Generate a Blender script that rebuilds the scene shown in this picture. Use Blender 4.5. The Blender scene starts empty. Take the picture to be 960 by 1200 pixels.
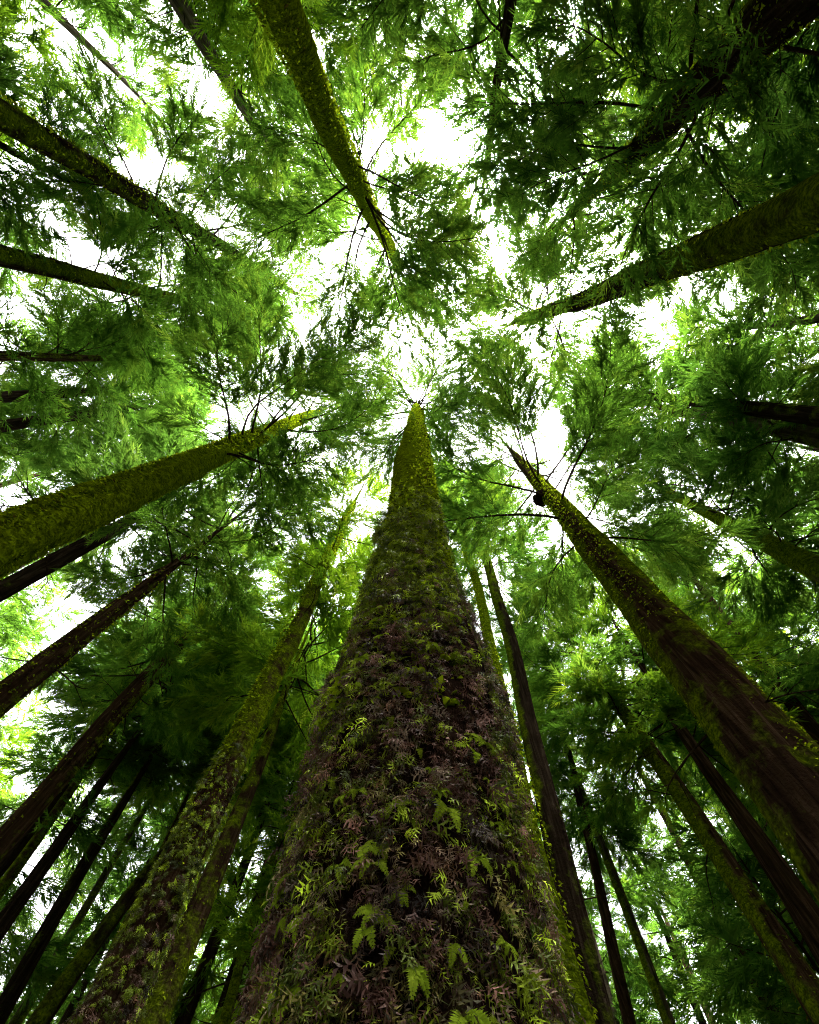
import bpy, math
import numpy as np
from mathutils import Matrix, Vector

# ---------------------------------------------------------------- camera, sky, sun, exposure
sc = bpy.context.scene
CAM_Z = 1.2
PITCH, ROLL = 73.1, 3.4
cam_d = bpy.data.cameras.new('camera')
cam = bpy.data.objects.new('camera', cam_d)
sc.collection.objects.link(cam)
sc.camera = cam
cam_d.sensor_fit = 'HORIZONTAL'
cam_d.sensor_width = 24.0
cam_d.lens = 14.0
cam_d.clip_start = 0.05
cam_d.clip_end = 3000
CAM_M = Matrix.Rotation(math.radians(90 + PITCH), 4, 'X') @ Matrix.Rotation(math.radians(ROLL), 4, 'Z')
CAM_M.translation = (0, 0, CAM_Z)
cam.matrix_world = CAM_M

SUN_EL, SUN_AZ = 70.0, 150.0           # azimuth clockwise from +Y
world = bpy.data.worlds.new('World')
sc.world = world
world.use_nodes = True
wn, wl = world.node_tree.nodes, world.node_tree.links
sky = wn.new('ShaderNodeTexSky')
sky.sky_type = 'NISHITA'
sky.sun_disc = False
sky.sun_elevation = math.radians(SUN_EL)
sky.sun_rotation = math.radians(SUN_AZ)
sky.air_density = 1.0
sky.dust_density = 6.0
sky.ozone_density = 1.0
hsv = wn.new('ShaderNodeHueSaturation')          # thin overcast: the blue washed out of the sky
hsv.inputs['Saturation'].default_value = 0.12
bg = wn['Background']
bg.inputs['Strength'].default_value = 0.13
wl.new(sky.outputs[0], hsv.inputs['Color'])
wl.new(hsv.outputs[0], bg.inputs['Color'])

sun_d = bpy.data.lights.new('sun', 'SUN')
sun_d.energy = 1.5
sun_d.angle = math.radians(12)
sun_d.color = (1.0, 0.95, 0.86)
sun = bpy.data.objects.new('sun', sun_d)
sc.collection.objects.link(sun)
a, e = math.radians(SUN_AZ), math.radians(SUN_EL)
sdir = Vector((math.sin(a) * math.cos(e), math.cos(a) * math.cos(e), math.sin(e)))
sun.rotation_euler = sdir.to_track_quat('Z', 'Y').to_euler()

vs = sc.view_settings
vs.view_transform = 'Standard'
vs.look = 'None'
vs.gamma = 1.0
vs.use_curve_mapping = False
vs.exposure = 4.2

cy = sc.cycles
cy.max_bounces = 5
cy.diffuse_bounces = 3
cy.glossy_bounces = 2
cy.transmission_bounces = 4
cy.transparent_max_bounces = 4
cy.caustics_reflective = False
cy.caustics_refractive = False
cy.use_adaptive_sampling = True
cy.adaptive_threshold = 0.006
cy.debug_use_spatial_splits = True
cy.pixel_filter_type = 'BLACKMAN_HARRIS'
cy.filter_width = 1.05
cy.use_denoising = True
try:
    cy.denoiser = 'OPENIMAGEDENOISE'
    cy.denoising_input_passes = 'RGB_ALBEDO_NORMAL'
    cy.denoising_prefilter = 'NONE'
except Exception:
    pass

rng = np.random.default_rng(11)
C = sc.collection

# ---------------------------------------------------------------- materials
def new_mat(name):
    m = bpy.data.materials.new(name)
    m.use_nodes = True
    nt = m.node_tree
    nt.nodes.clear()
    return m, nt, nt.nodes, nt.links

def ramp(n, stops):
    r = n.new('ShaderNodeValToRGB')
    el = r.color_ramp.elements
    while len(el) < len(stops):
        el.new(0.5)
    for q, (p, c) in zip(el, stops):
        q.position = p
        q.color = (*c, 1)
    return r

def leaf_mat(name, dark, mid, light, trans_gain=(2.2, 2.15, 1.0), tfac=0.58):
    m, nt, n, l = new_mat(name)
    at = n.new('ShaderNodeAttribute'); at.attribute_name = 'tint'
    r = ramp(n, [(0.0, dark), (0.5, mid), (1.0, light)])
    l.new(at.outputs['Fac'], r.inputs[0])
    df = n.new('ShaderNodeBsdfDiffuse')
    l.new(r.outputs[0], df.inputs[0])
    mul = n.new('ShaderNodeMix'); mul.data_type = 'RGBA'; mul.blend_type = 'MULTIPLY'
    mul.inputs[0].default_value = 1.0
    l.new(r.outputs[0], mul.inputs[6]); mul.inputs[7].default_value = (*trans_gain, 1)
    tr = n.new('ShaderNodeBsdfTranslucent')
    l.new(mul.outputs[2], tr.inputs[0])
    mx = n.new('ShaderNodeMixShader'); mx.inputs[0].default_value = tfac
    l.new(df.outputs[0], mx.inputs[1]); l.new(tr.outputs[0], mx.inputs[2])
    o = n.new('ShaderNodeOutputMaterial')
    l.new(mx.outputs[0], o.inputs[0])
    return m

def bark_mat(name, c0, c1, c2, moss_lo, moss_hi, thr=0.5):
    m, nt, n, l = new_mat(name)
    tc = n.new('ShaderNodeTexCoord')
    mp = n.new('ShaderNodeMapping'); mp.inputs['Scale'].default_value = (14, 14, 1.1)
    l.new(tc.outputs['Object'], mp.inputs[0])
    nz = n.new('ShaderNodeTexNoise'); nz.inputs['Scale'].default_value = 1.0
    nz.inputs['Detail'].default_value = 6; nz.inputs['Roughness'].default_value = 0.62
    nz.inputs['Distortion'].default_value = 0.6
    l.new(mp.outputs[0], nz.inputs['Vector'])
    r = ramp(n, [(0.30, c0), (0.52, c1), (0.72, c2)])
    l.new(nz.outputs['Fac'], r.inputs[0])
    nf = n.new('ShaderNodeTexNoise'); nf.inputs['Scale'].default_value = 34
    nf.inputs['Detail'].default_value = 4
    l.new(tc.outputs['Object'], nf.inputs['Vector'])
    rm = ramp(n, [(0.34, tuple(c * .45 for c in moss_lo)), (0.46, moss_lo), (0.66, moss_hi)])
    nm = n.new('ShaderNodeTexNoise'); nm.inputs['Scale'].default_value = 9
    nm.inputs['Detail'].default_value = 3; nm.inputs['Distortion'].default_value = .8
    mq = n.new('ShaderNodeMapping'); mq.inputs['Scale'].default_value = (1, 1, 1.7)
    l.new(tc.outputs['Object'], mq.inputs[0]); l.new(mq.outputs[0], nm.inputs['Vector'])
    av = n.new('ShaderNodeMath'); av.operation = 'MULTIPLY_ADD'; av.inputs[1].default_value = .55
    hv = n.new('ShaderNodeMath'); hv.operation = 'MULTIPLY'; hv.inputs[1].default_value = .45
    l.new(nf.outputs['Fac'], hv.inputs[0])
    l.new(nm.outputs['Fac'], av.inputs[0]); l.new(hv.outputs[0], av.inputs[2])
    l.new(av.outputs[0], rm.inputs[0])
    # moss amount: vertex attribute broken up by noise
    at = n.new('ShaderNodeAttribute'); at.attribute_name = 'moss'
    nb = n.new('ShaderNodeTexNoise'); nb.inputs['Scale'].default_value = 2.6
    nb.inputs['Detail'].default_value = 7; nb.inputs['Roughness'].default_value = 0.65
    l.new(tc.outputs['Object'], nb.inputs['Vector'])
    ad = n.new('ShaderNodeMath'); ad.operation = 'ADD'
    l.new(at.outputs['Fac'], ad.inputs[0]); l.new(nb.outputs['Fac'], ad.inputs[1])
    mr = n.new('ShaderNodeMapRange'); mr.inputs['From Min'].default_value = 0.92
    mr.inputs['From Max'].default_value = 1.12
    l.new(ad.outputs[0], mr.inputs['Value'])
    mx = n.new('ShaderNodeMix'); mx.data_type = 'RGBA'
    l.new(mr.outputs[0], mx.inputs[0]); l.new(r.outputs[0], mx.inputs[6]); l.new(rm.outputs[0], mx.inputs[7])
    b = n.new('ShaderNodeBsdfDiffuse')          # moss and fibrous bark have no sheen
    b.inputs['Roughness'].default_value = 0.6
    l.new(mx.outputs[2], b.inputs['Color'])
    sm = n.new('ShaderNodeMath'); sm.operation = 'MULTIPLY_ADD'
    sm.inputs[1].default_value = 1.1
    l.new(av.outputs[0], sm.inputs[0]); l.new(nz.outputs['Fac'], sm.inputs[2])
    bp = n.new('ShaderNodeBump'); bp.inputs['Strength'].default_value = 0.9
    bp.inputs['Distance'].default_value = 0.05
    l.new(sm.outputs[0], bp.inputs['Height'])
    l.new(bp.outputs[0], b.inputs['Normal'])
    o = n.new('ShaderNodeOutputMaterial')
    l.new(b.outputs[0], o.inputs[0])
    return m

def col_mat(name, trans=0.25, rough=0.45, spec=0.4):
    m, nt, n, l = new_mat(name)
    at = n.new('ShaderNodeAttribute'); at.attribute_name = 'col'
    b = n.new('ShaderNodeBsdfPrincipled')
    b.inputs['Roughness'].default_value = rough
    b.inputs['Specular IOR Level'].default_value = spec
    l.new(at.outputs['Color'], b.inputs['Base Color'])
    tr = n.new('ShaderNodeBsdfTranslucent')
    l.new(at.outputs['Color'], tr.inputs[0])
    mx = n.new('ShaderNodeMixShader'); mx.inputs[0].default_value = trans
    l.new(b.outputs[0], mx.inputs[1]); l.new(tr.outputs[0], mx.inputs[2])
    o = n.new('ShaderNodeOutputMaterial')
    l.new(mx.outputs[0], o.inputs[0])
    return m

M_LEAF = {
    'deep':  leaf_mat('needles_deep',  (.014, .038, .008), (.034, .084, .015), (.070, .132, .021)),
    'green': leaf_mat('needles_green', (.021, .052, .009), (.049, .110, .017), (.104, .168, .025)),
    'light': leaf_mat('needles_light', (.038, .082, .006), (.082, .155, .012), (.155, .220, .020)),
    'blue':  leaf_mat('needles_blue',  (.020, .048, .010), (.045, .095, .020), (.085, .140, .030)),
}
M_BARK = {
    'brown': bark_mat('bark_brown', (.012, .007, .005), (.042, .025, .015), (.100, .062, .038), (.070, .105, .002), (.235, .330, .005)),
    'red':   bark_mat('bark_red', (.009, .005, .003), (.036, .021, .013), (.100, .062, .040), (.058, .088, .002), (.190, .255, .005)),
    'dark':  bark_mat('bark_dark', (.007, .005, .004), (.022, .015, .010), (.055, .040, .028), (.050, .078, .003), (.165, .225, .006)),
    'grey':  bark_mat('bark_grey', (.022, .018, .012), (.070, .056, .038), (.150, .125, .088), (.068, .102, .003), (.215, .300, .008)),
}
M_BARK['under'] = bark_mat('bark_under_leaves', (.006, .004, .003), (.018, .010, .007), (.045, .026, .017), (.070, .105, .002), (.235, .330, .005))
M_TWIG = bark_mat('twig_bark', (.014, .010, .007), (.035, .024, .015), (.070, .050, .034), (.040, .050, .010), (.09, .10, .02))
M_COVER = col_mat('small_leaves', 0.2, 0.45, 0.16)
M_MOSS = col_mat('hanging_moss', 0.45, 0.9, 0.0)
M_FERN = leaf_mat('fern_green', (.100, .130, .008), (.160, .240, .012), (.260, .350, .025), (1.3, 1.3, .8), 0.35)

# ---------------------------------------------------------------- mesh helpers
def make_mesh(name, V, F, mat, attrs=None, smooth=False):
    """V (n,3); F (m,3) or (m,4) or a list of such arrays"""
    me = bpy.data.meshes.new(name)
    Fs = F if isinstance(F, list) else [F]
    Fs = [f for f in Fs if len(f)]
    nl = sum(f.size for f in Fs); nf = sum(len(f) for f in Fs)
    me.vertices.add(len(V)); me.loops.add(nl); me.polygons.add(nf)
    me.vertices.foreach_set('co', np.ascontiguousarray(V, np.float32).ravel())
    me.loops.foreach_set('vertex_index', np.concatenate([f.ravel() for f in Fs]).astype(np.int32))
    tot = np.concatenate([np.full(len(f), f.shape[1]) for f in Fs]).astype(np.int32)
    st = np.zeros(nf, np.int32); st[1:] = np.cumsum(tot)[:-1]
    me.polygons.foreach_set('loop_start', st)
    me.polygons.foreach_set('loop_total', tot)
    if smooth:
        me.polygons.foreach_set('use_smooth', np.ones(nf, bool))
    for k, v in (attrs or {}).items():
        v = np.ascontiguousarray(v, np.float32)
        if v.ndim == 1:
            at = me.attributes.new(k, 'FLOAT', 'POINT'); at.data.foreach_set('value', v)
        else:
            at = me.attributes.new(k, 'FLOAT_COLOR', 'POINT')
            at.data.foreach_set('color', np.c_[v, np.ones(len(v))].astype(np.float32).ravel())
    me.update(calc_edges=True)
    me.materials.append(mat)
    return me

def link(name, me, parent=None, kind=None):
    o = bpy.data.objects.new(name, me)
    C.objects.link(o)
    o.parent = parent
    if kind:
        o['kind'] = kind
    return o

def unit(v):
    return v / np.maximum(np.linalg.norm(v, axis=-1, keepdims=True), 1e-9)

def tube(P, R, sides, ang0=0.0, mod=None):
    """rings round a polyline, smooth frames; returns V,F (quads)"""
    P = np.asarray(P, float); n = len(P)
    T = unit(np.gradient(P, axis=0))
    ref = np.array([0, 0, 1.0]) if abs(T[0, 2]) < 0.8 else np.array([1.0, 0, 0])
    U = np.zeros_like(P); u = unit(np.cross(T[0], ref)[None])[0]
    for i in range(n):
        u = u - T[i] * u.dot(T[i]); u = u / np.linalg.norm(u); U[i] = u
    W = np.cross(T, U)
    th = np.linspace(0, 2 * np.pi, sides, endpoint=False) + ang0
    RR = np.repeat(np.asarray(R, float)[:, None], sides, 1)
    if mod is not None:
        RR = RR * mod
    V = P[:, None] + RR[..., None] * (np.cos(th)[None, :, None] * U[:, None] + np.sin(th)[None, :, None] * W[:, None])
    i = np.arange(n - 1)[:, None]; j = np.arange(sides)[None]
    a = i * sides + j; b = i * sides + (j + 1) % sides
    F = np.stack([a, b, b + sides, a + sides], -1).reshape(-1, 4)
    return V.reshape(-1, 3), F, T, U, W

_SN = [(rng.normal(size=3), rng.uniform(0, 6.28)) for _ in range(10)]
def snoise(p, s):
    """cheap smooth noise, about -1..1"""
    q = np.asarray(p) * s
    v = 0
    for k, (d, ph) in enumerate(_SN):
        v = v + np.sin(q @ (d * (0.7 + 0.22 * k)) + ph + 1.7 * np.sin(q @ np.roll(d, 1) * 0.6 + ph * 2))
    return v / 3.6

def place_templates(T, TF, P, X, up, scale, roll):
    """T (k,3) template along +x; one copy for each row; returns V (n*k,3) and F"""
    X = unit(X)
    Y = unit(np.cross(up, X) + 1e-6)
    Z = np.cross(X, Y)
    c, s = np.cos(roll)[:, None], np.sin(roll)[:, None]
    Y2 = Y * c + Z * s; Z2 = -Y * s + Z * c
    B = np.stack([X, Y2, Z2], 1) * np.asarray(scale)[:, None, None]      # n,3(basis),3
    V = P[:, None] + np.einsum('kb,nbd->nkd', T, B)
    F = (TF[None] + (np.arange(len(P)) * len(T))[:, None, None]).reshape(-1, TF.shape[1])
    return V.reshape(-1, 3), F

# shoots of needles, the building stone of a conifer crown
def shoot_template(nn, length, nlen, nwid, seed, curve=0.18):
    r = np.random.default_rng(seed)
    V, F = [], []
    def ax(s):
        return np.array([s * length, 0, -curve * length * s * s + 0.03 * length * math.sin(5 * s + seed)])
    for i in range(nn):
        s = (i + 0.6) / nn
        p = ax(s)
        th = i * 2.4 + r.uniform(-.4, .4)
        fw = r.uniform(.55, .95)
        d = np.array([fw, math.cos(th) * .8, math.sin(th) * .55]); d /= np.linalg.norm(d)
        L = nlen * r.uniform(.75, 1.2) * (1.1 - .45 * s)
        sd = np.cross(d, [0, 0, 1.0] if abs(d[2]) < .9 else [0, 1.0, 0]); sd /= np.linalg.norm(sd)
        sd = sd * nwid * .5
        k = len(V)
        V += [p - sd, p + sd, p + d * L]
        F.append([k, k + 1, k + 2])
    # the shoot itself, a slim ribbon
    for a0, b0 in ((0, .5), (.5, 1)):
        k = len(V)
        p, q = ax(a0), ax(b0)
        w0, w1 = nwid * .45, nwid * .3
        V += [p + [0, -w0, 0], p + [0, w0, 0], q + [0, w1, 0]]
        F.append([k, k + 1, k + 2])
    return np.array(V), np.array(F)

def spray_template(ns, length, slen, swid, seed, curve=0.22, two=True):
    """a flat-ish drooping spray: an axis with cord-like side shoots, each a slim kinked ribbon"""
    r = np.random.default_rng(seed)
    V, F = [], []
    def ax(s):
        return np.array([s * length, .06 * length * math.sin(4 * s + seed), -curve * length * s * s])
    for i in range(ns):
        s = (i + .5) / ns
        p = ax(s * .92)
        sg = 1 if i % 2 else -1
        d = np.array([r.uniform(.8, 1.3), sg * r.uniform(.3, .85), r.normal(-.05, .35)])
        if i == ns - 1:
            d = np.array([1, .1, -.3])
        d /= np.linalg.norm(d)
        L = slen * r.uniform(.7, 1.25) * (1.15 - .5 * s)
        nrm = np.array([r.normal(0, .7), r.normal(0, .7), 1.0])
        sd = np.cross(d, nrm); sd *= swid * .5 / np.linalg.norm(sd)
        k = len(V)
        bend = np.array([.25 * L * .4, 0, r.uniform(-.10, .16) * L])
        mid = p + d * L * .55 + bend * .3
        if two:
            V += [p - sd * .5, p + sd * .5, mid + sd, mid - sd, p + d * L + bend]
            F += [[k, k + 1, k + 2], [k, k + 2, k + 3], [k + 3, k + 2, k + 4]]
        else:
            V += [p - sd, p + sd * .6, p + d * L + bend]
            F.append([k, k + 1, k + 2])
    return np.array(V), np.array(F)

def needle_spray(seed):
    """the same spray with its needles, for the nearest crowns"""
    r = np.random.default_rng(seed)
    V, F = spray_template(7, .42, .20, .014, seed)
    V, F = list(V), list(F)
    for i in range(7):
        p, q = (V[i * 5] + V[i * 5 + 1]) / 2, V[i * 5 + 4]
        d = (q - p) / np.linalg.norm(q - p)
        for j in range(5):
            u = (j + .7) / 5
            c = p + (q - p) * u
            o = r.normal(size=3); o -= d * (o @ d); o /= np.linalg.norm(o)
            e = c + (d * .8 + o * .75) * .045 * (1.2 - .5 * u)
            w = np.cross(d, o) * .006
            k = len(V)
            V += [c - w, c + w, e]
            F.append(np.array([k, k + 1, k + 2]))
    return np.array(V), np.array(F)

SH_FINE = [needle_spray(k) for k in range(4)]
SH_MID = [spray_template(14, .42, .20, .032, 10 + k, two=False) for k in range(4)]
SH_FAR = [spray_template(14, .54, .26, .045, 20 + k, two=False) for k in range(4)]

# ---------------------------------------------------------------- where a point of the picture lies in the wood
FPX = 560.0
RM = np.array(CAM_M.to_3x3())
CAMP = np.array([0, 0, CAM_Z])
def ray(p):
    return RM @ np.array([(p[0] - 480) / FPX, -(p[1] - 600) / FPX, -1.0])

def axis_from(A, wA, dA, B, wB):
    """trunk axis through two sighted points; wA, wB apparent widths, dA true diameter at A"""
    ra = ray(A); PA = CAMP + ra * (dA * FPX / wA)
    rb = ray(B)
    # point of ray B nearest to the plumb line through PA
    d1 = rb / np.linalg.norm(rb); d2 = np.array([0, 0, 1.0])
    w = CAMP - PA
    bb = d1 @ d2; den = 1 - bb * bb
    t = (bb * (d2 @ w) - d1 @ w) / den
    PB = CAMP + d1 * t
    depth = t / np.linalg.norm(rb)
    return PA, PB, wB * depth / FPX

TRUNK = {}
TREES = []          # (x, y) of every tree so far
TRI = [0]

def build_tree(name, label, PA, PB, dA, dB, H, hc, Rc, leaf='green', bark='brown', moss=0.3, nb=30, lod=1,
               dens=1.0, bias=None, cat='tree', group=None, profile=None, sides=20, rings=40, moss_from=0, dead=6,
               asym=None, tuft=0, foliage_scale=1.0, seed=0, droop=0.0, live_from=0.3, joined=False, ridge=.07, cushion=.07, tuft_size=(.03, .085), wander=.55, crown=True, azj=.5):
    r = np.random.default_rng(1000 + seed)
    ax = (PB - PA) / (PB[2] - PA[2])
    def axis(h):
        return PA + ax * (np.asarray(h, float)[..., None] - PA[2])
    base = axis(0.0).reshape(3)
    TREES.append((base[0], base[1]))
    root = bpy.data.objects.new(name, None)
    C.objects.link(root)
    root.location = base
    root.empty_display_size = 0.5
    root['label'] = label; root['category'] = cat
    if group:
        root['group'] = group
    if profile is None:
        hA, hB = PA[2], PB[2]
        sl = (dB - dA) / (hB - hA)
        sl = min(sl, -0.004)
        d0 = dA - sl * hA
        profile = [(0, d0 * 1.25), (0.7, d0 * 1.08), (1.8, d0), (hA if hA > 2 else 2.0, dA if hA > 2 else d0 + sl * 2), (hB, dB), (hB + .3 * (H - hB), dB * .38), (H, 0.02)]
        if hB > H - 0.5:
            profile[-1] = (hB + 1.0, .02)
            H = hB + 1.0
    ph, pd = zip(*sorted(profile))
    def diam(h):
        return np.interp(h, ph, pd)
    # trunk
    hs = np.concatenate([np.linspace(-.15, 3, rings // 4, endpoint=False), np.linspace(3, H, rings - rings // 4)])
    P = axis(hs)
    sway = (.07 * np.sin(hs * .31 + seed) + .025 * np.sin(hs * .9 + 2 * seed)) * np.clip(hs / 8, 0, 1)
    P = P + np.c_[sway, .8 * sway * np.cos(seed * 1.3), 0 * sway]
    th = np.linspace(0, 2 * np.pi, sides, endpoint=False)
    pp = np.stack(np.broadcast_arrays(np.cos(th)[None] * 1.0, np.sin(th)[None] * 1.0, hs[:, None] * .22), -1).reshape(-1, 3) + seed * 3.1
    lump = 1 + .05 * snoise(pp, 1.6).reshape(len(hs), sides) + .05 * snoise(pp + 9, 4.0).reshape(len(hs), sides)
    if sides >= 30:          # furrowed bark: ridges that run up the trunk and wander
        q = np.stack(np.broadcast_arrays(np.cos(th)[None] * 5.5, np.sin(th)[None] * 5.5, hs[:, None] * .55), -1).reshape(-1, 3) + seed
        rg = 1 - np.abs(snoise(q, 1.5)).reshape(len(hs), sides)
        lump = lump + ridge * (rg - .6)
        if moss > .6:        # cushions of moss in ragged rings
            w = np.stack(np.broadcast_arrays(np.cos(th)[None] * 1.2, np.sin(th)[None] * 1.2, hs[:, None] * 1.9), -1).reshape(-1, 3) + seed
            lump = lump + cushion * np.clip(snoise(w, 2.2).reshape(len(hs), sides), -.3, 1) * np.clip((hs - moss_from) / 3, 0, 1)[:, None]
    flare = np.clip(1 - hs / 1.6, 0, 1)[:, None] * .16 * np.cos(th * 5 + seed)[None]
    V, F, T, U, W = tube(P - base, diam(hs) / 2, sides, mod=lump + flare)
    ms = np.clip((hs - moss_from) / 2.5, 0, 1)
    mv = np.repeat(ms[:, None], sides, 1) * moss + (.10 if moss > .65 else .22) * (moss > .05) * np.clip(snoise(pp, .9), -1.2, 1.2).reshape(len(hs), sides)
    top_fade = np.clip((H - hs) / 4.0, .2, 1)[:, None]
    mv = mv * top_fade
    me = make_mesh('trunk', V, F, M_BARK[bark], {'moss': mv.ravel()}, True)
    trunk = link('trunk', me, root)
    TRUNK[root.name] = trunk
    TRI[0] += len(F) * 2

    # hanging moss tufts on the trunk, in ragged rings
    if tuft:
        n = int(tuft)
        h = r.uniform(max(moss_from, .5), min(H * .93, PB[2] + 2), n)
        h = np.where(r.random(n) < .5, np.round(h / .34 + .35 * np.sin(h)) * .34 + r.normal(0, .035, n), h)
        t = r.uniform(0, 2 * np.pi, n)
        q = np.stack([np.cos(t), np.sin(t), h * .3], -1)
        keep = snoise(q + seed, 2.2) + r.normal(0, .4, n) > (-.25 if moss < .7 else -.9)
        h, t = h[keep], t[keep]; n = len(h)
        rad = diam(h) / 2
        cd = np.stack([np.cos(t), np.sin(t), 0 * t], -1)
        Pm = axis(h) - base + cd * (rad * .97)[:, None]
        X = cd * .55 + np.array([0, 0, -1.0]) * r.uniform(.3, 1.1, n)[:, None] + r.normal(0, .25, (n, 3))
        Tm = np.array([[0, -.5, 0], [0, .5, 0], [.55, .34, .16], [.55, -.34, .16], [1, .02, .05]])
        Tm = Tm * [1, .55, 1]
        Fm = np.array([[0, 1, 2], [0, 2, 3], [3, 2, 4]])
        Vm, Fm = place_templates(Tm, Fm, Pm, X, np.tile([0, 0, 1.0], (n, 1)), r.uniform(*tuft_size, n), r.normal(0, .5, n))
        base_c = np.array([[.075, .115, .002], [.170, .240, .004], [.300, .400, .008], [.038, .060, .003], [.085, .070, .010]])
        ci = r.choice(5, n, p=[.16, .36, .36, .07, .05])
        col = base_c[ci] * r.uniform(.7, 1.25, (n, 1))
        me = make_mesh('moss', Vm, Fm, M_MOSS, {'col': np.repeat(col, 5, 0)})
        link('moss', me, trunk, 'stuff')
        TRI[0] += len(Fm)

    if not crown:
        return root, axis, diam, base
    # boughs
    SH = {0: SH_FINE, 1: SH_MID, 2: SH_FAR}[lod]
    step = {0: .085, 1: .095, 2: .14}[lod] / dens
    tstep = {0: .13, 1: .14, 2: .22}[lod] / dens
    fsc = {0: .95, 1: 1.0, 2: 1.1}[lod] * foliage_scale
    SP, SX, SS, ST = [], [], [], []
    JV, JF, joff = [], [], 0
    for i in range(nb + dead):
        is_dead = i >= nb
        if is_dead:
            h = r.uniform(max(hc - 6, 3), hc + (H - hc) * .25)
            L = r.uniform(.35, 2.0) * min(1, Rc / 2.5) if i % 2 else r.uniform(.25, .55)
        else:
            t = ((i + r.uniform(0, 1)) / nb) ** 1.0
            h = hc + (H - hc) * t * .985
            shape = (1 - t) ** .42 * (.62 + .38 * min(1, t / .2)) + .06
            L = max(.35, Rc * shape * r.uniform(.62, 1.22))
        az = i * 2.39996 + r.normal(0, azj)
        if asym is not None and not is_dead:
            aa, k = asym
            L *= 1 + k * math.cos(az - aa)
        tt = (h - hc) / (H - hc)
        e0 = math.radians(-12 + 55 * max(0, tt) ** 1.2 + r.normal(0, 9)) - droop
        e1 = e0 + math.radians(r.uniform(5, 32))
        n = 9
        s = np.linspace(0, 1, n)
        el = e0 + (e1 - e0) * s ** 1.5 - .5 * np.sin(s * np.pi) * r.uniform(.1, .9)
        azs = az + r.normal(0, wander) * s ** 1.3 + .36 * wander * np.sin(s * r.uniform(4, 8) + i)
        D = np.stack([np.cos(azs) * np.cos(el), np.sin(azs) * np.cos(el), np.sin(el)], -1)
        st = axis(h).reshape(3) - base
        pts = st + np.concatenate([np.zeros((1, 3)), np.cumsum(D[:-1] * (L / (n - 1)), 0)])
        r0 = min(.009 + .0065 * L, float(diam(h)) * .33)
        rr = r0 * (1 - .86 * s)
        V, F, *_ = tube(pts, rr, 5 if lod < 2 else 4)
        Vs, Fs, off = [V], [F], len(V)
        # side twigs with their shoots
        if is_dead:
            ss = np.sort(r.uniform(.3, .95, r.integers(2, 5)))
        else:
            ss = np.arange(live_from + r.uniform(0, .08), 1.0, tstep / L)
        for k, sv in enumerate(ss):
            f = sv * (n - 1); ii = min(int(f), n - 2); fr = f - ii
            p = pts[ii] * (1 - fr) + pts[ii + 1] * fr
            d = D[ii]
            side = np.array([-d[1], d[0], 0]); side /= np.linalg.norm(side) + 1e-9
            sg = 1 if k % 2 else -1
            lt = (.22 + .42 * L * (1 - sv) ** .8 * (.4 + .6 * min(1, sv / .5))) * r.uniform(.6, 1.15)
            lt = min(lt, 1.25)
            td = unit((d * r.uniform(.5, 1.0) + side * sg * r.uniform(.5, 1.0) + np.array([0, 0, r.normal(-.12, .22)]))[None])[0]
            tn = 3
            tsn = np.linspace(0, 1, tn)[:, None]
            tp = p + td * lt * tsn + np.array([0, 0, -1.0]) * (.12 * lt * tsn ** 2) + d * (.1 * lt * tsn ** 2)
            if lod < 2 or is_dead or k % 4 == 0:
                tv, tf, *_ = tube(tp, np.maximum(.010 * (1 - .75 * tsn[:, 0]) * min(1, .5 + lt), .003), 3)
                Vs.append(tv); Fs.append(tf + off); off += len(tv)
            if is_dead:
                continue
            m = max(2, int(lt / step))
            u = (np.arange(m) + r.uniform(.1, .9, m)) / m
            q = tp[0] + (tp[-1] - tp[0]) * u[:, None] + r.normal(0, .03, (m, 3))
            X = td * .9 + side * r.uniform(-.9, .9, m)[:, None] + d * .3 + np.c_[r.normal(0, .3, (m, 2)), r.normal(-.15, .35, m)]
            SP.append(q); SX.append(X); SS.append(r.uniform(.7, 1.3, m) * (1.1 - .25 * u) * fsc)
            ST.append(np.clip(.42 + .16 * r.normal() + .14 * r.normal(size=m), 0, 1))
        Vb, Fb = np.concatenate(Vs), np.concatenate(Fs)
        if joined:
            JV.append(Vb); JF.append(Fb + joff); joff += len(Vb)
        else:
            me = make_mesh('branch', Vb, Fb, M_TWIG, {'moss': np.full(len(Vb), .28)}, True)
            link('branch', me, root)
        TRI[0] += len(Fb) * 2
    if joined:
        Vb = np.concatenate(JV)
        link('branchwork', make_mesh('branchwork', Vb, np.concatenate(JF), M_TWIG, {'moss': np.full(len(Vb), .28)}, True), root, 'stuff')
    SP, SX, SS, ST = np.concatenate(SP), np.concatenate(SX), np.concatenate(SS), np.concatenate(ST)
    ST = np.clip(ST + .22 * snoise(SP + base, .8), 0, 1)
    VV, FF, TT, off = [], [], [], 0
    for k in range(4):
        sel = np.arange(len(SP)) % 4 == k
        n = sel.sum()
        V, F = place_templates(SH[k][0], SH[k][1], SP[sel], SX[sel], np.tile([0, 0, 1.0], (n, 1)), SS[sel], r.normal(0, .7, n))
        VV.append(V); FF.append(F + off); off += len(V)
        TT.append(np.repeat(ST[sel], len(SH[k][0])))
    me = make_mesh('crown', np.concatenate(VV), np.concatenate(FF), M_LEAF[leaf], {'tint': np.concatenate(TT)})
    link('crown', me, root)
    TRI[0] += sum(len(f) for f in FF)
    return root, axis, diam, base

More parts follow.
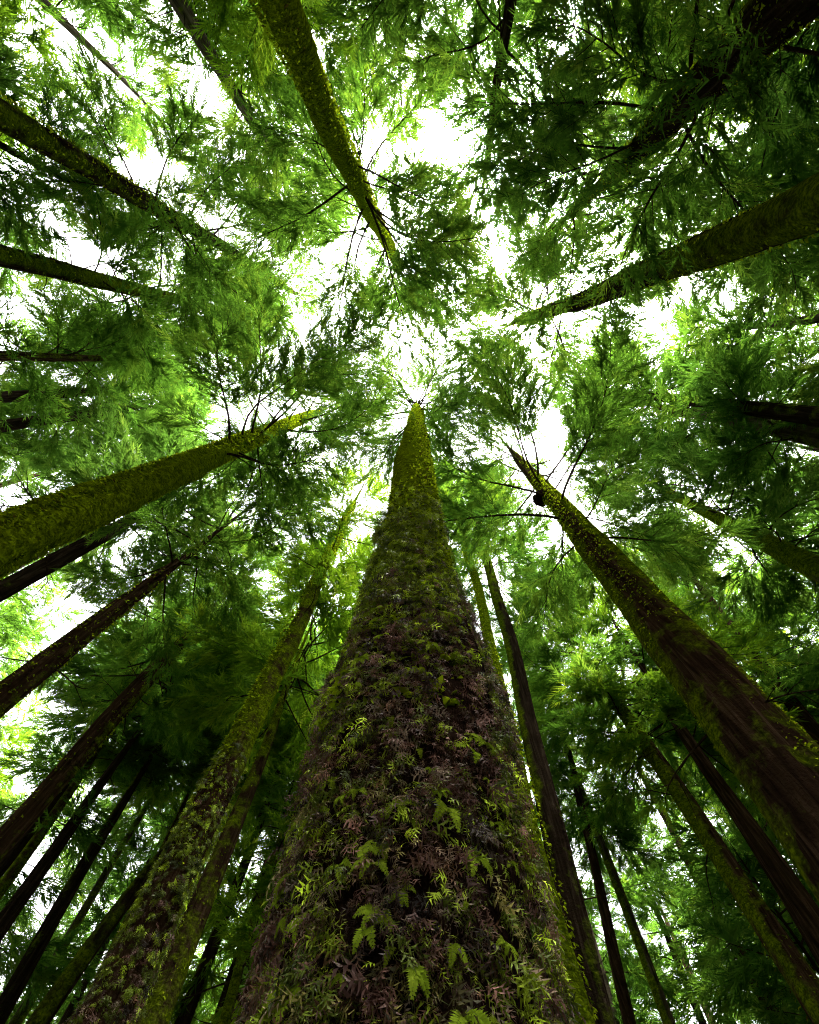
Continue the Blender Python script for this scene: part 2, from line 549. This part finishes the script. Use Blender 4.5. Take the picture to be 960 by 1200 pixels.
# ---------------------------------------------------------------- ground
def build_ground():
    n = 90
    g = np.sign(np.linspace(-1, 1, n)) * np.abs(np.linspace(-1, 1, n)) ** 2.2 * 900
    X, Y = np.meshgrid(g, g)
    Z = .10 * np.sin(X * .35) * np.cos(Y * .28) * np.clip(np.hypot(X, Y) / 8, 0, 1)
    V = np.stack([X, Y, Z], -1).reshape(-1, 3)
    i = np.arange(n - 1)[:, None]; j = np.arange(n - 1)[None]
    a = i * n + j
    F = np.stack([a, a + 1, a + n + 1, a + n], -1).reshape(-1, 4)
    m, nt, nn, l = new_mat('forest_floor')
    tc = nn.new('ShaderNodeTexCoord')
    nz = nn.new('ShaderNodeTexNoise'); nz.inputs['Scale'].default_value = 3; nz.inputs['Detail'].default_value = 8
    l.new(tc.outputs['Object'], nz.inputs['Vector'])
    r = ramp(nn, [(.3, (.02, .014, .008)), (.5, (.055, .035, .02)), (.62, (.04, .055, .012)), (.8, (.07, .09, .02))])
    l.new(nz.outputs['Fac'], r.inputs[0])
    b = nn.new('ShaderNodeBsdfPrincipled'); b.inputs['Roughness'].default_value = .95
    l.new(r.outputs[0], b.inputs['Base Color'])
    o = nn.new('ShaderNodeOutputMaterial'); l.new(b.outputs[0], o.inputs[0])
    link('ground', make_mesh('ground', V, F, m, smooth=True), None, 'structure')
build_ground()

# ---------------------------------------------------------------- the big mossy tree in the middle
PA, PB, dB = axis_from((471, 1195), 395, 1.0, (488, 480), 13)
print('main', PA, PB, dB)
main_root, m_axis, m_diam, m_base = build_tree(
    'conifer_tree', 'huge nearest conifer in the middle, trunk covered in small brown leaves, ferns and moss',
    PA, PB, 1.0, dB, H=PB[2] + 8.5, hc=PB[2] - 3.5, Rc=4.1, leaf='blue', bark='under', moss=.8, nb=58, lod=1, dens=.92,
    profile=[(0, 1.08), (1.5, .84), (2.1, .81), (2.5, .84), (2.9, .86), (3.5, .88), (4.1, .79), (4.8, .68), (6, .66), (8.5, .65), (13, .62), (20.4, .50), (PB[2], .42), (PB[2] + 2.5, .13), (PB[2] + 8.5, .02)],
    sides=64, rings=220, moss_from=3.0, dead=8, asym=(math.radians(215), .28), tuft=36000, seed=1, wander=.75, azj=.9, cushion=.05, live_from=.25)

def cover_leaves(root, axis, diam, base, h0, h1, nc, seed, fade=2.5, smin=.035, smax=.075, per=9):
    """clumps of small filmy fronds, dead and alive, hanging on the bark"""
    r = np.random.default_rng(seed)
    hk = h0 + (h1 - h0) * r.random(nc) ** 1.2
    tk = r.uniform(0, 2 * np.pi, nc)
    cdk = np.stack([np.cos(tk), np.sin(tk)], -1)
    bare = snoise(np.c_[cdk * 1.5, hk * .9] + seed, 2.6)
    keep = (r.random(nc) < np.clip((h1 - hk) / fade, .03, 1)) & (bare + r.normal(0, .3, nc) > -.9)
    hk, tk, cdk, bare = hk[keep], tk[keep], cdk[keep], bare[keep]; nc = len(hk)
    out = np.clip(.02 + .035 * bare + r.normal(0, .012, nc), 0, .08)
    pal = np.array([[.050, .024, .018], [.085, .044, .034], [.110, .080, .055], [.036, .048, .006], [.095, .130, .008], [.170, .225, .011], [.070, .038, .022], [.014, .010, .007], [.070, .060, .016]])
    green = .5 + .5 * snoise(np.c_[cdk * .8, hk * .7] + seed + 5, 2.2) + .60 * np.clip(hk - h1 * .5, 0, 9)
    ci = r.choice([0, 1, 2, 6, 7, 8], nc, p=[.24, .22, .14, .14, .14, .12])
    gi = r.choice([3, 4, 5], nc, p=[.30, .42, .28])
    ci = np.where(r.random(nc) < np.clip(.34 + .6 * (green - .35), .16, .96), gi, ci)
    ck = pal[ci] * (2.1 * np.clip(np.exp(r.normal(-.12, .55, (nc, 1))), .25, 2.0))
    sk = r.uniform(smin, smax, nc) * np.exp(np.clip(r.normal(0, .2, nc), -.5, .22))
    lean = r.normal(0, .5, nc)
    idx = np.repeat(np.arange(nc), r.integers(max(2, per - 4), per + 5, nc))
    n = len(idx)
    h = hk[idx] + r.normal(0, .018, n)
    t = tk[idx] + r.normal(0, .045, n)
    cd = np.stack([np.cos(t), np.sin(t), 0 * t], -1)
    rad = diam(h) / 2
    Pm = axis(h) - base + cd * (rad * .99 + out[idx] + r.uniform(-.012, .02, n))[:, None]
    tang = np.stack([-np.sin(t), np.cos(t), 0 * t], -1)
    X = cd * r.uniform(.1, .9, n)[:, None] + np.array([0, 0, -1.0]) * r.uniform(.35, 1.2, n)[:, None] + tang * (lean[idx] + r.normal(0, .5, n))[:, None]
    # little filmy frond: a stem with slim leaflets
    Tv, Tf = [], []
    for i in range(6):
        u = (i + .6) / 6
        sg = (-1) ** i
        p = np.array([u * .85, 0, .10 * math.sin(u * 3)])
        e = p + np.array([.22, sg * (.34 * (1 - u) ** .5 + .06), -.10 * u + .05 * sg])
        if i == 5:
            e = np.array([1.1, .04, -.12])
        k = len(Tv)
        Tv += [p + [-.06, 0, 0], p + [.10, 0, .01], e]
        Tf.append([k, k + 1, k + 2])
    T, F = np.array(Tv), np.array(Tf)
    V, Fq = place_templates(T, F, Pm, X, cd, sk[idx] * r.uniform(.6, 1.25, n), r.normal(0, .9, n))
    col = ck[idx] * r.uniform(.7, 1.3, (n, 1))
    me = make_mesh('small_leaf_cover', V, Fq, M_COVER, {'col': np.repeat(col, len(T), 0)})
    link('small_leaf_cover', me, TRUNK[root.name], 'stuff')
    TRI[0] += len(Fq)

cover_leaves(main_root, m_axis, m_diam, m_base, .2, 7.4, 15000, 3, fade=3.2, smin=.030, smax=.066, per=8)

# bright fern clumps on its bark
def frond_mesh(nf, seed):
    r = np.random.default_rng(seed)
    V, F, TI = [], [], []
    for f in range(nf):
        az = (f - (nf - 1) / 2) * .7 + r.normal(0, .15)
        L = r.uniform(.8, 1.1)
        bulge = r.uniform(.25, .6)
        def ax(s):
            out = bulge * math.sin(s * 2.4) - .25 * s * s
            dn = s * L * .9
            return np.array([dn * math.cos(az), dn * math.sin(az), out * .55 + .05])
        n = 13
        ti = r.uniform(.05, .95)
        for i in range(n):
            s = (i + .7) / n
            p = ax(s); d = ax(min(1, s + .05)) - ax(s - .05); d /= np.linalg.norm(d)
            side = np.cross(d, [0, 0, 1.0]); side /= np.linalg.norm(side)
            pl = .26 * (1 - s) ** .6 * min(1, .45 + s * 2.2) + .03
            for sg in (-1, 1):
                e = p + (side * sg * .92 + d * .45) * pl + np.array([0, 0, r.normal(0, .02)])
                w = d * .044
                mid = (p + e) / 2 + np.array([0, 0, .02])
                k = len(V)
                V += [p - w * .6, p + w * .6, mid + w, mid - w, e]
                F += [[k, k + 1, k + 2], [k, k + 2, k + 3], [k + 3, k + 2, k + 4]]
                TI += [ti + r.normal(0, .08)] * 5
    return make_mesh('fern', np.array(V), np.array(F), M_FERN, {'tint': np.clip(np.array(TI), 0, 1)})

FERNS = [frond_mesh((1, 2, 3, 4, 2, 3)[k % 6], 40 + k) for k in range(14)]
def ferns(root, axis, diam, base, n, h0, h1, seed, smin, smax, face=None):
    r = np.random.default_rng(seed)
    for i in range(n):
        h = h0 + (h1 - h0) * r.random() ** 1.4
        t = r.uniform(0, 2 * math.pi) if r.random() < .3 else -math.pi / 2 + r.uniform(-1.15, 1.15)
        cd = Vector((math.cos(t), math.sin(t), 0))
        p = Vector(axis(h).reshape(3) - base) + cd * (float(diam(h)) / 2 + .045)
        z = (cd + Vector((0, 0, .25))).normalized()
        x = Vector((0, 0, -1)) + Vector((-cd.y, cd.x, 0)) * r.normal(0, .45)
        y = z.cross(x).normalized(); x = y.cross(z)
        M = Matrix((x, y, z)).transposed().to_4x4() @ Matrix.Scale(smin + (smax - smin) * r.random() ** 1.6, 4)
        M.translation = p
        o = bpy.data.objects.new('fern', FERNS[int(r.integers(14))])
        C.objects.link(o); o.parent = TRUNK[root.name]
        o.matrix_local = M
ferns(main_root, m_axis, m_diam, m_base, 298, 1.2, 6.0, 5, .04, .115)

# ---------------------------------------------------------------- seven kinds of tree whose crowns recur through the wood
def copy_tree(src, loc, rz, sc_, label, group):
    ro = src.copy(); C.objects.link(ro)
    ro.location = loc; ro.rotation_euler = (0, 0, rz); ro.scale = sc_
    ro['label'] = label; ro['group'] = group
    for ch in KIDS[src.name]:
        c = ch.copy(); C.objects.link(c); c.parent = ro
    return ro

REGIONS = [   # azimuth from +Y (towards the huge tree), clockwise; label and group
    (-80, -20, 'conifer deep in the dark dense stand at lower left', 'trees deep in the lower left stand'),
    (-20, 20, 'conifer far behind the huge middle trunk', 'trees far behind the huge trunk'),
    (20, 80, 'conifer deep in the dark wood at lower right', 'trees deep in the lower right wood'),
    (80, 135, 'conifer crown filling the canopy beyond the right edge trunks', 'trees behind the right edge trunks'),
    (135, 225, 'conifer crown filling the canopy at the top of the view', 'trees behind the top edge trunks'),
    (225, 280, 'conifer crown filling the canopy beyond the left edge trunks', 'trees behind the left edge trunks'),
]
def region(az):
    for a0, a1, lb, gp in REGIONS:
        for q in (az, az - 360, az + 360):
            if a0 <= q < a1:
                return lb, gp
LOOKS = ['dark-barked deep green', 'red-brown barked green', 'pale-barked yellow-green', 'brown-barked tall green',
         'dark-barked slim deep green', 'red-brown barked grey-green', 'grey-barked green']
PROTO, KIDS, PDIM = [], {}, []
for i, (az, D) in enumerate([(-38, 19), (33, 21), (8, 23), (-14, 26), (52, 18), (66, 23), (-61, 22)]):
    lb, gp = region(az)
    H = (25, 28, 23, 30, 27, 24, 29)[i]
    d = (.5, .6, .42, .62, .46, .5, .55)[i]
    x, y = D * math.sin(math.radians(az)), D * math.cos(math.radians(az))
    ro, *_ = build_tree('background_conifer', LOOKS[i] + ' ' + lb, np.array([x, y, 1.0]), np.array([x + .2, y - .1, H * .8]), d, d * .35, H,
                        hc=H * (.26 + .05 * (i % 3)), Rc=3.4, lod=2, nb=58, dens=1.35,
                        leaf=('deep', 'green', 'light', 'green', 'deep', 'blue', 'green')[i], bark=('dark', 'red', 'grey', 'brown')[i % 4],
                        moss=(.2, .4, .6)[i % 3], group=gp, seed=300 + i, sides=14, rings=28, dead=8, joined=True)
    PROTO.append(ro); KIDS[ro.name] = list(ro.children); PDIM.append((H, H * (.26 + .05 * (i % 3))))

def borrow_crown(tree, H, hc, Rc, k):
    """a crown of one of the seven kinds on a trunk of its own"""
    root, axis, diam, base = tree
    p = PROTO[k % 7]
    za = (H - hc) / (PDIM[k % 7][0] - PDIM[k % 7][1])
    up = Vector(axis(10.0).reshape(3) - axis(0.0).reshape(3)).normalized()
    M = up.to_track_quat('Z', 'Y').to_matrix().to_4x4() @ Matrix.Rotation(k * 1.9, 4, 'Z') @ Matrix.Translation((0, 0, hc - za * PDIM[k % 7][1])) @ Matrix.Diagonal((Rc / 3.4, Rc / 3.4, za, 1))
    for ch in KIDS[p.name]:
        if ch.name.split('.')[0] in ('crown', 'branchwork'):
            c = ch.copy(); C.objects.link(c); c.parent = root; c.matrix_local = M

# ---------------------------------------------------------------- the trees one can tell apart
def burl(tree, px, rad):
    """a round knotted outgrowth on the trunk, at the height where it is sighted"""
    root, axis, diam, base = tree
    rr = ray(px)
    best = min(np.linspace(4, 26, 300), key=lambda h: np.linalg.norm(np.cross(axis(h).reshape(3) - CAMP, rr / np.linalg.norm(rr))))
    c = axis(best).reshape(3)
    t = np.dot(c - CAMP, rr) / np.dot(rr, rr)
    side = CAMP + rr * t - c; side[2] = 0
    side = unit(side[None])[0]
    ctr = c - base + side * (float(diam(best)) / 2 + rad * .05)
    u, v = np.meshgrid(np.linspace(0, 2 * np.pi, 22, endpoint=False), np.linspace(.02, np.pi - .02, 14))
    P = np.stack([np.cos(u) * np.sin(v), np.sin(u) * np.sin(v), np.cos(v)], -1).reshape(-1, 3)
    V = ctr + P * rad * (1 + .22 * snoise(P * 2 + 3, 1.7) + .12 * snoise(P * 5, 2.0))[:, None] * [1, 1, 1.15]
    i = np.arange(13)[:, None]; j = np.arange(22)[None]
    a_ = i * 22 + j; b_ = i * 22 + (j + 1) % 22
    F = np.stack([a_, b_, b_ + 22, a_ + 22], -1).reshape(-1, 4)
    o = link('burl', make_mesh('burl', V, F, M_BARK['dark'], {'moss': np.full(len(V), .2)}, True), TRUNK[root.name])
    o['label'] = 'round dark knotted burl'

def T(label, A, wA, dA, B, wB, **k):
    PA, PB, dB = axis_from(A, wA, dA, B, wB)
    D = math.hypot(PA[0], PA[1])
    lean = math.degrees(math.atan2(np.hypot(*(PB - PA)[:2]), PB[2] - PA[2]))
    H = k.pop('H', None) or min(max(26.0, PB[2] * 1.3), 37)
    H = max(H, PB[2] + 1.5)
    k.setdefault('lod', 0 if D < 4.5 else 1 if D < 9.6 else 2)
    k.setdefault('hc', H * (.42 if D < 9.6 else .62 if PA[0] < 0 and PA[1] > 0 and wA < 25 else .5))
    k.setdefault('Rc', 4.2)
    k.setdefault('dens', 1.14)
    k.setdefault('sides', 40 if wA > 45 else 20)
    k.setdefault('rings', 120 if wA > 45 else 50)
    k.setdefault('dead', 14 if wA > 20 else 8)
    k['seed'] = k.get('seed', len(TREES) + 2)
    k.setdefault('name', 'conifer_tree')
    name = k.pop('name')
    print('%-60s D %.1f hA %.1f hB %.1f dB %.2f lean %.1f H %.1f' % (label[:60], D, PA[2], PB[2], dB, lean, H))
    # near crowns are built bough by bough and lean a little into the light of the gap overhead
    if D < 9.6:
        k.setdefault('nb', int((H - k['hc']) * 2.7))
        k.setdefault('asym', (math.atan2(-PA[1], -PA[0]), .22))
        return build_tree(name, label, PA, PB, dA, dB, H, **k)
    Rc = k['Rc']; k.pop('nb', None); k.pop('leaf', None)
    t = build_tree(name, label, PA, PB, dA, dB, H, crown=False, **k)
    borrow_crown(t, H, k['hc'], min(Rc, 3.7), len(TREES))
    return t

BT = T('thick reddish-brown trunk with a dark burl, leaning in from the right edge', (900, 880), 92, .85, (607, 537), 9, bark='red', moss=.56, tuft=20000, tuft_size=(.02, .06), moss_from=2.2, ridge=.12)
burl(BT, (641, 581), .24)
T('trunk thick with ruffled olive moss slanting in from the left edge', (60, 612), 53, .64, (362, 487), 9, bark='brown', moss=.8, tuft=46000, tuft_size=(.04, .11), cushion=.16, leaf='green')
T('mossy trunk slanting in from the top edge left of centre', (320, 0), 46, .55, (463, 305), 9, bark='brown', moss=.75, tuft=14000, nb=62, asym=(1.3, .22))
T('dark trunk crossing the upper left corner, ending in bare twigs', (0, 130), 34, .55, (345, 342), 5, bark='dark', moss=.55, tuft=9000)
T('dark trunk at left edge below the upper left trunk', (0, 300), 25, .52, (240, 358), 9, bark='dark', moss=.45, tuft=3000)
T('very dark thick trunk slanting in from the right edge near the top', (955, 245), 60, .68, (612, 376), 10, bark='dark', moss=.40, tuft=6000, lod=1, hc=18, Rc=4.2, nb=48, dens=1.2, asym=(math.radians(200), .12))
T('thick dark trunk in the upper right corner, its end hidden by foliage', (905, 20), 65, .75, (715, 205), 20, bark='dark', moss=.42, tuft=6000, lod=1, hc=8.5, Rc=3.9, H=24, asym=(0, 0), nb=40)
T('thin dark stem hanging into view at the top edge right of centre', (595, 0), 13, .22, (572, 195), 7, bark='dark', moss=.1, hc=9.5, Rc=3.6, nb=46)
T('dark slim trunk at the right edge, upper of two side by side', (955, 487), 22, .50, (715, 458), 5, bark='dark', moss=.2)
T('paler mossy trunk at the right edge, lower of two side by side', (955, 512), 24, .60, (780, 477), 8, bark='grey', moss=.45)
T('green mossy trunk half hidden by foliage at the right edge', (945, 660), 26, .60, (780, 575), 9, bark='grey', moss=.75, tuft=1500)
T('thin bright yellow-green mossy trunk just right of the huge trunk', (601, 865), 17, .34, (538, 610), 7, bark='grey', moss=.9, tuft=5000, leaf='light', hc=24, nb=34)
T('dark slim trunk close behind the huge trunk on its right', (640, 935), 26, .50, (560, 610), 7, bark='dark', moss=.4, hc=20, nb=34)
LT = T('tall trunk left of the huge tree, leafy below and mossy gold above', (150, 1140), 52, .52, (410, 600), 8, bark='brown', moss=.66, tuft=12000, moss_from=6, Rc=2.6, hc=17, leaf='light')
cover_leaves(*LT, .3, 8.5, 5000, 8, fade=2.0, smin=.05, smax=.10, per=7)
T('olive slim trunk right beside the leafy trunk at lower left', (215, 1100), 30, .45, (312, 865), 11, bark='brown', moss=.55, tuft=1500)
T('plain dark trunk against white sky at lower left', (0, 985), 26, .46, (185, 785), 19, bark='brown', moss=.35, tuft=3000, sides=40, rings=120)
T('broad dark trunk at the left edge above the lower left sky gap', (20, 805), 31, .48, (140, 712), 20, bark='brown', moss=.35, tuft=4000, sides=40, rings=120, hc=13)
T('dark trunk close under the moss-ruffled trunk at the left edge', (20, 682), 22, .50, (130, 622), 16, bark='dark', moss=.3)
T('upper of two thin dark trunks at the left edge', (0, 465), 13, .40, (150, 457), 9, bark='dark', moss=.1)
T('lower of two thin dark trunks at the left edge', (0, 500), 14, .40, (150, 480), 9, bark='dark', moss=.1)
T('mossy trunk at lower right, behind the burl trunk, reddish at its foot', (840, 1000), 25, .50, (715, 810), 13, bark='red', moss=.5, tuft=1500)
T('slim bare brown trunk between the lower right mossy trunk and the burl trunk', (840, 915), 18, .42, (770, 805), 9, bark='red', moss=.05)
T('slim brown trunk right of and behind the burl trunk', (915, 805), 15, .42, (820, 690), 8, bark='red', moss=.1)
T('thin reddish-brown trunk low on the right of the huge trunk', (730, 1150), 14, .30, (675, 915), 8, bark='red', moss=.1, Rc=2)
T('thin olive trunk low on the right of the huge trunk', (740, 1080), 11, .26, (690, 950), 8, bark='grey', moss=.6, Rc=2)
T('pale mossy trunk seen through foliage in the upper left', (280, 115), 13, .40, (370, 255), 7, bark='grey', moss=.2)
T('slim dark trunk low on the left of the huge trunk', (222, 1175), 17, .36, (298, 978), 10, bark='dark', moss=.2)
T('thinnest dark trunk low on the left, nearest the huge trunk', (257, 1185), 13, .30, (306, 1035), 8, bark='dark', moss=.1)
T('leftmost of the dark slim trunks in the lower left corner', (12, 1165), 20, .42, (120, 985), 13, bark='dark', moss=.35)
T('second from left of the dark slim trunks in the lower left corner', (62, 1180), 22, .42, (150, 1060), 16, bark='dark', moss=.35)
T('dark thin trunk in the lower left corner right under the plain dark trunk', (0, 1090), 20, .42, (90, 960), 13, bark='dark', moss=.2)

T('thin trunk in the lower left corner just left of the leafy trunk', (98, 1190), 14, .32, (168, 1040), 10, bark='brown', moss=.5)
T('thin trunk rising past the left edge below the plain dark trunk', (0, 1040), 14, .34, (75, 935), 10, bark='brown', moss=.4)
T('thin mossy trunk between the two dark trunks of the lower left corner', (45, 1150), 12, .30, (140, 1000), 8, bark='grey', moss=.5)

# ---------------------------------------------------------------- the wood behind: shared crowns, each tree its own object
r = np.random.default_rng(77)
def scatter(n, amin, amax, dmin, dmax, gap):
    got, tries = 0, 0
    while got < n and tries < 6000:
        tries += 1
        az = amin + (amax - amin) * ((got * .618034 + r.normal(0, .05)) % 1)
        D = math.sqrt(r.uniform(dmin ** 2, dmax ** 2))
        p = (D * math.sin(math.radians(az)), D * math.cos(math.radians(az)))
        if min(math.hypot(p[0] - q[0], p[1] - q[1]) for q in TREES) < gap:
            continue
        got += 1
        if 229 < az < 231 and D < 11:       # this one stands farther back
            p = (p[0] * 1.55, p[1] * 1.55)
        TREES.append(p)
        lb, gp = region(az)
        s_ = r.uniform(.85, 1.15)
        pk = int(r.integers(7))
        copy_tree(PROTO[pk], (p[0], p[1], 0), r.uniform(0, 6.28), (s_, s_, s_ * r.uniform(.92, 1.08)), LOOKS[pk] + ' ' + lb, gp)
scatter(9, -75, -20, 20, 30, 2.8)
scatter(13, -18, 75, 13, 24, 2.8)
scatter(30, -78, 78, 26, 46, 3.0)
scatter(13, 75, 135, 9, 26, 2.6)
scatter(20, 135, 225, 9, 25, 2.5)
scatter(17, 225, 285, 9, 26, 2.5)
scatter(4, 158, 205, 10, 15, 2.2)
scatter(4, 30, 75, 17, 27, 2.6)
scatter(11, 22, 76, 27, 46, 2.6)
scatter(3, 85, 135, 10, 16, 2.4)
copy_tree(PROTO[2], (-3.6, 14.5, 0), 1.0, (.9, .9, .85), 'bright yellow-green conifer glimpsed close to the left of the huge trunk', 'trees far behind the huge trunk')

# young conifers under the big ones, ahead and to both sides
YL = {-1: ('small dark young conifer under the tall trees at lower left', 'young conifers at lower left'),
      1: ('small dark young conifer under the tall trees at lower right', 'young conifers at lower right')}
young = None
got = 0
tries = 0
while got < 15 and tries < 4000:
    tries += 1
    az = r.uniform(18, 85) * (1 if got % 5 < 4 else -1)
    D = r.uniform(14, 24)
    p = (D * math.sin(math.radians(az)), D * math.cos(math.radians(az)))
    if min(math.hypot(p[0] - q[0], p[1] - q[1]) for q in TREES) < 1.1:
        continue
    got += 1
    TREES.append(p)
    lb, gp = YL[1 if az > 0 else -1]
    if young is None:
        P0 = np.array([p[0], p[1], .5]); P1 = np.array([p[0] + .1, p[1], 8.0])
        young, *_ = build_tree('young_conifer', lb, P0, P1, .16, .05, 10.0, hc=1.6, Rc=2.3, lod=2, nb=44, dens=1.3, leaf='deep', bark='dark',
                               moss=.2, group=gp, seed=500, sides=10, rings=20, dead=3, joined=True)
        KIDS[young.name] = list(young.children)
    else:
        s_ = r.uniform(.7, 1.25)
        copy_tree(young, (p[0], p[1], 0), r.uniform(0, 6.28), (s_, s_, s_ * r.uniform(.85, 1.25)), lb, gp)

print('tris', TRI[0], 'trees', len(TREES))
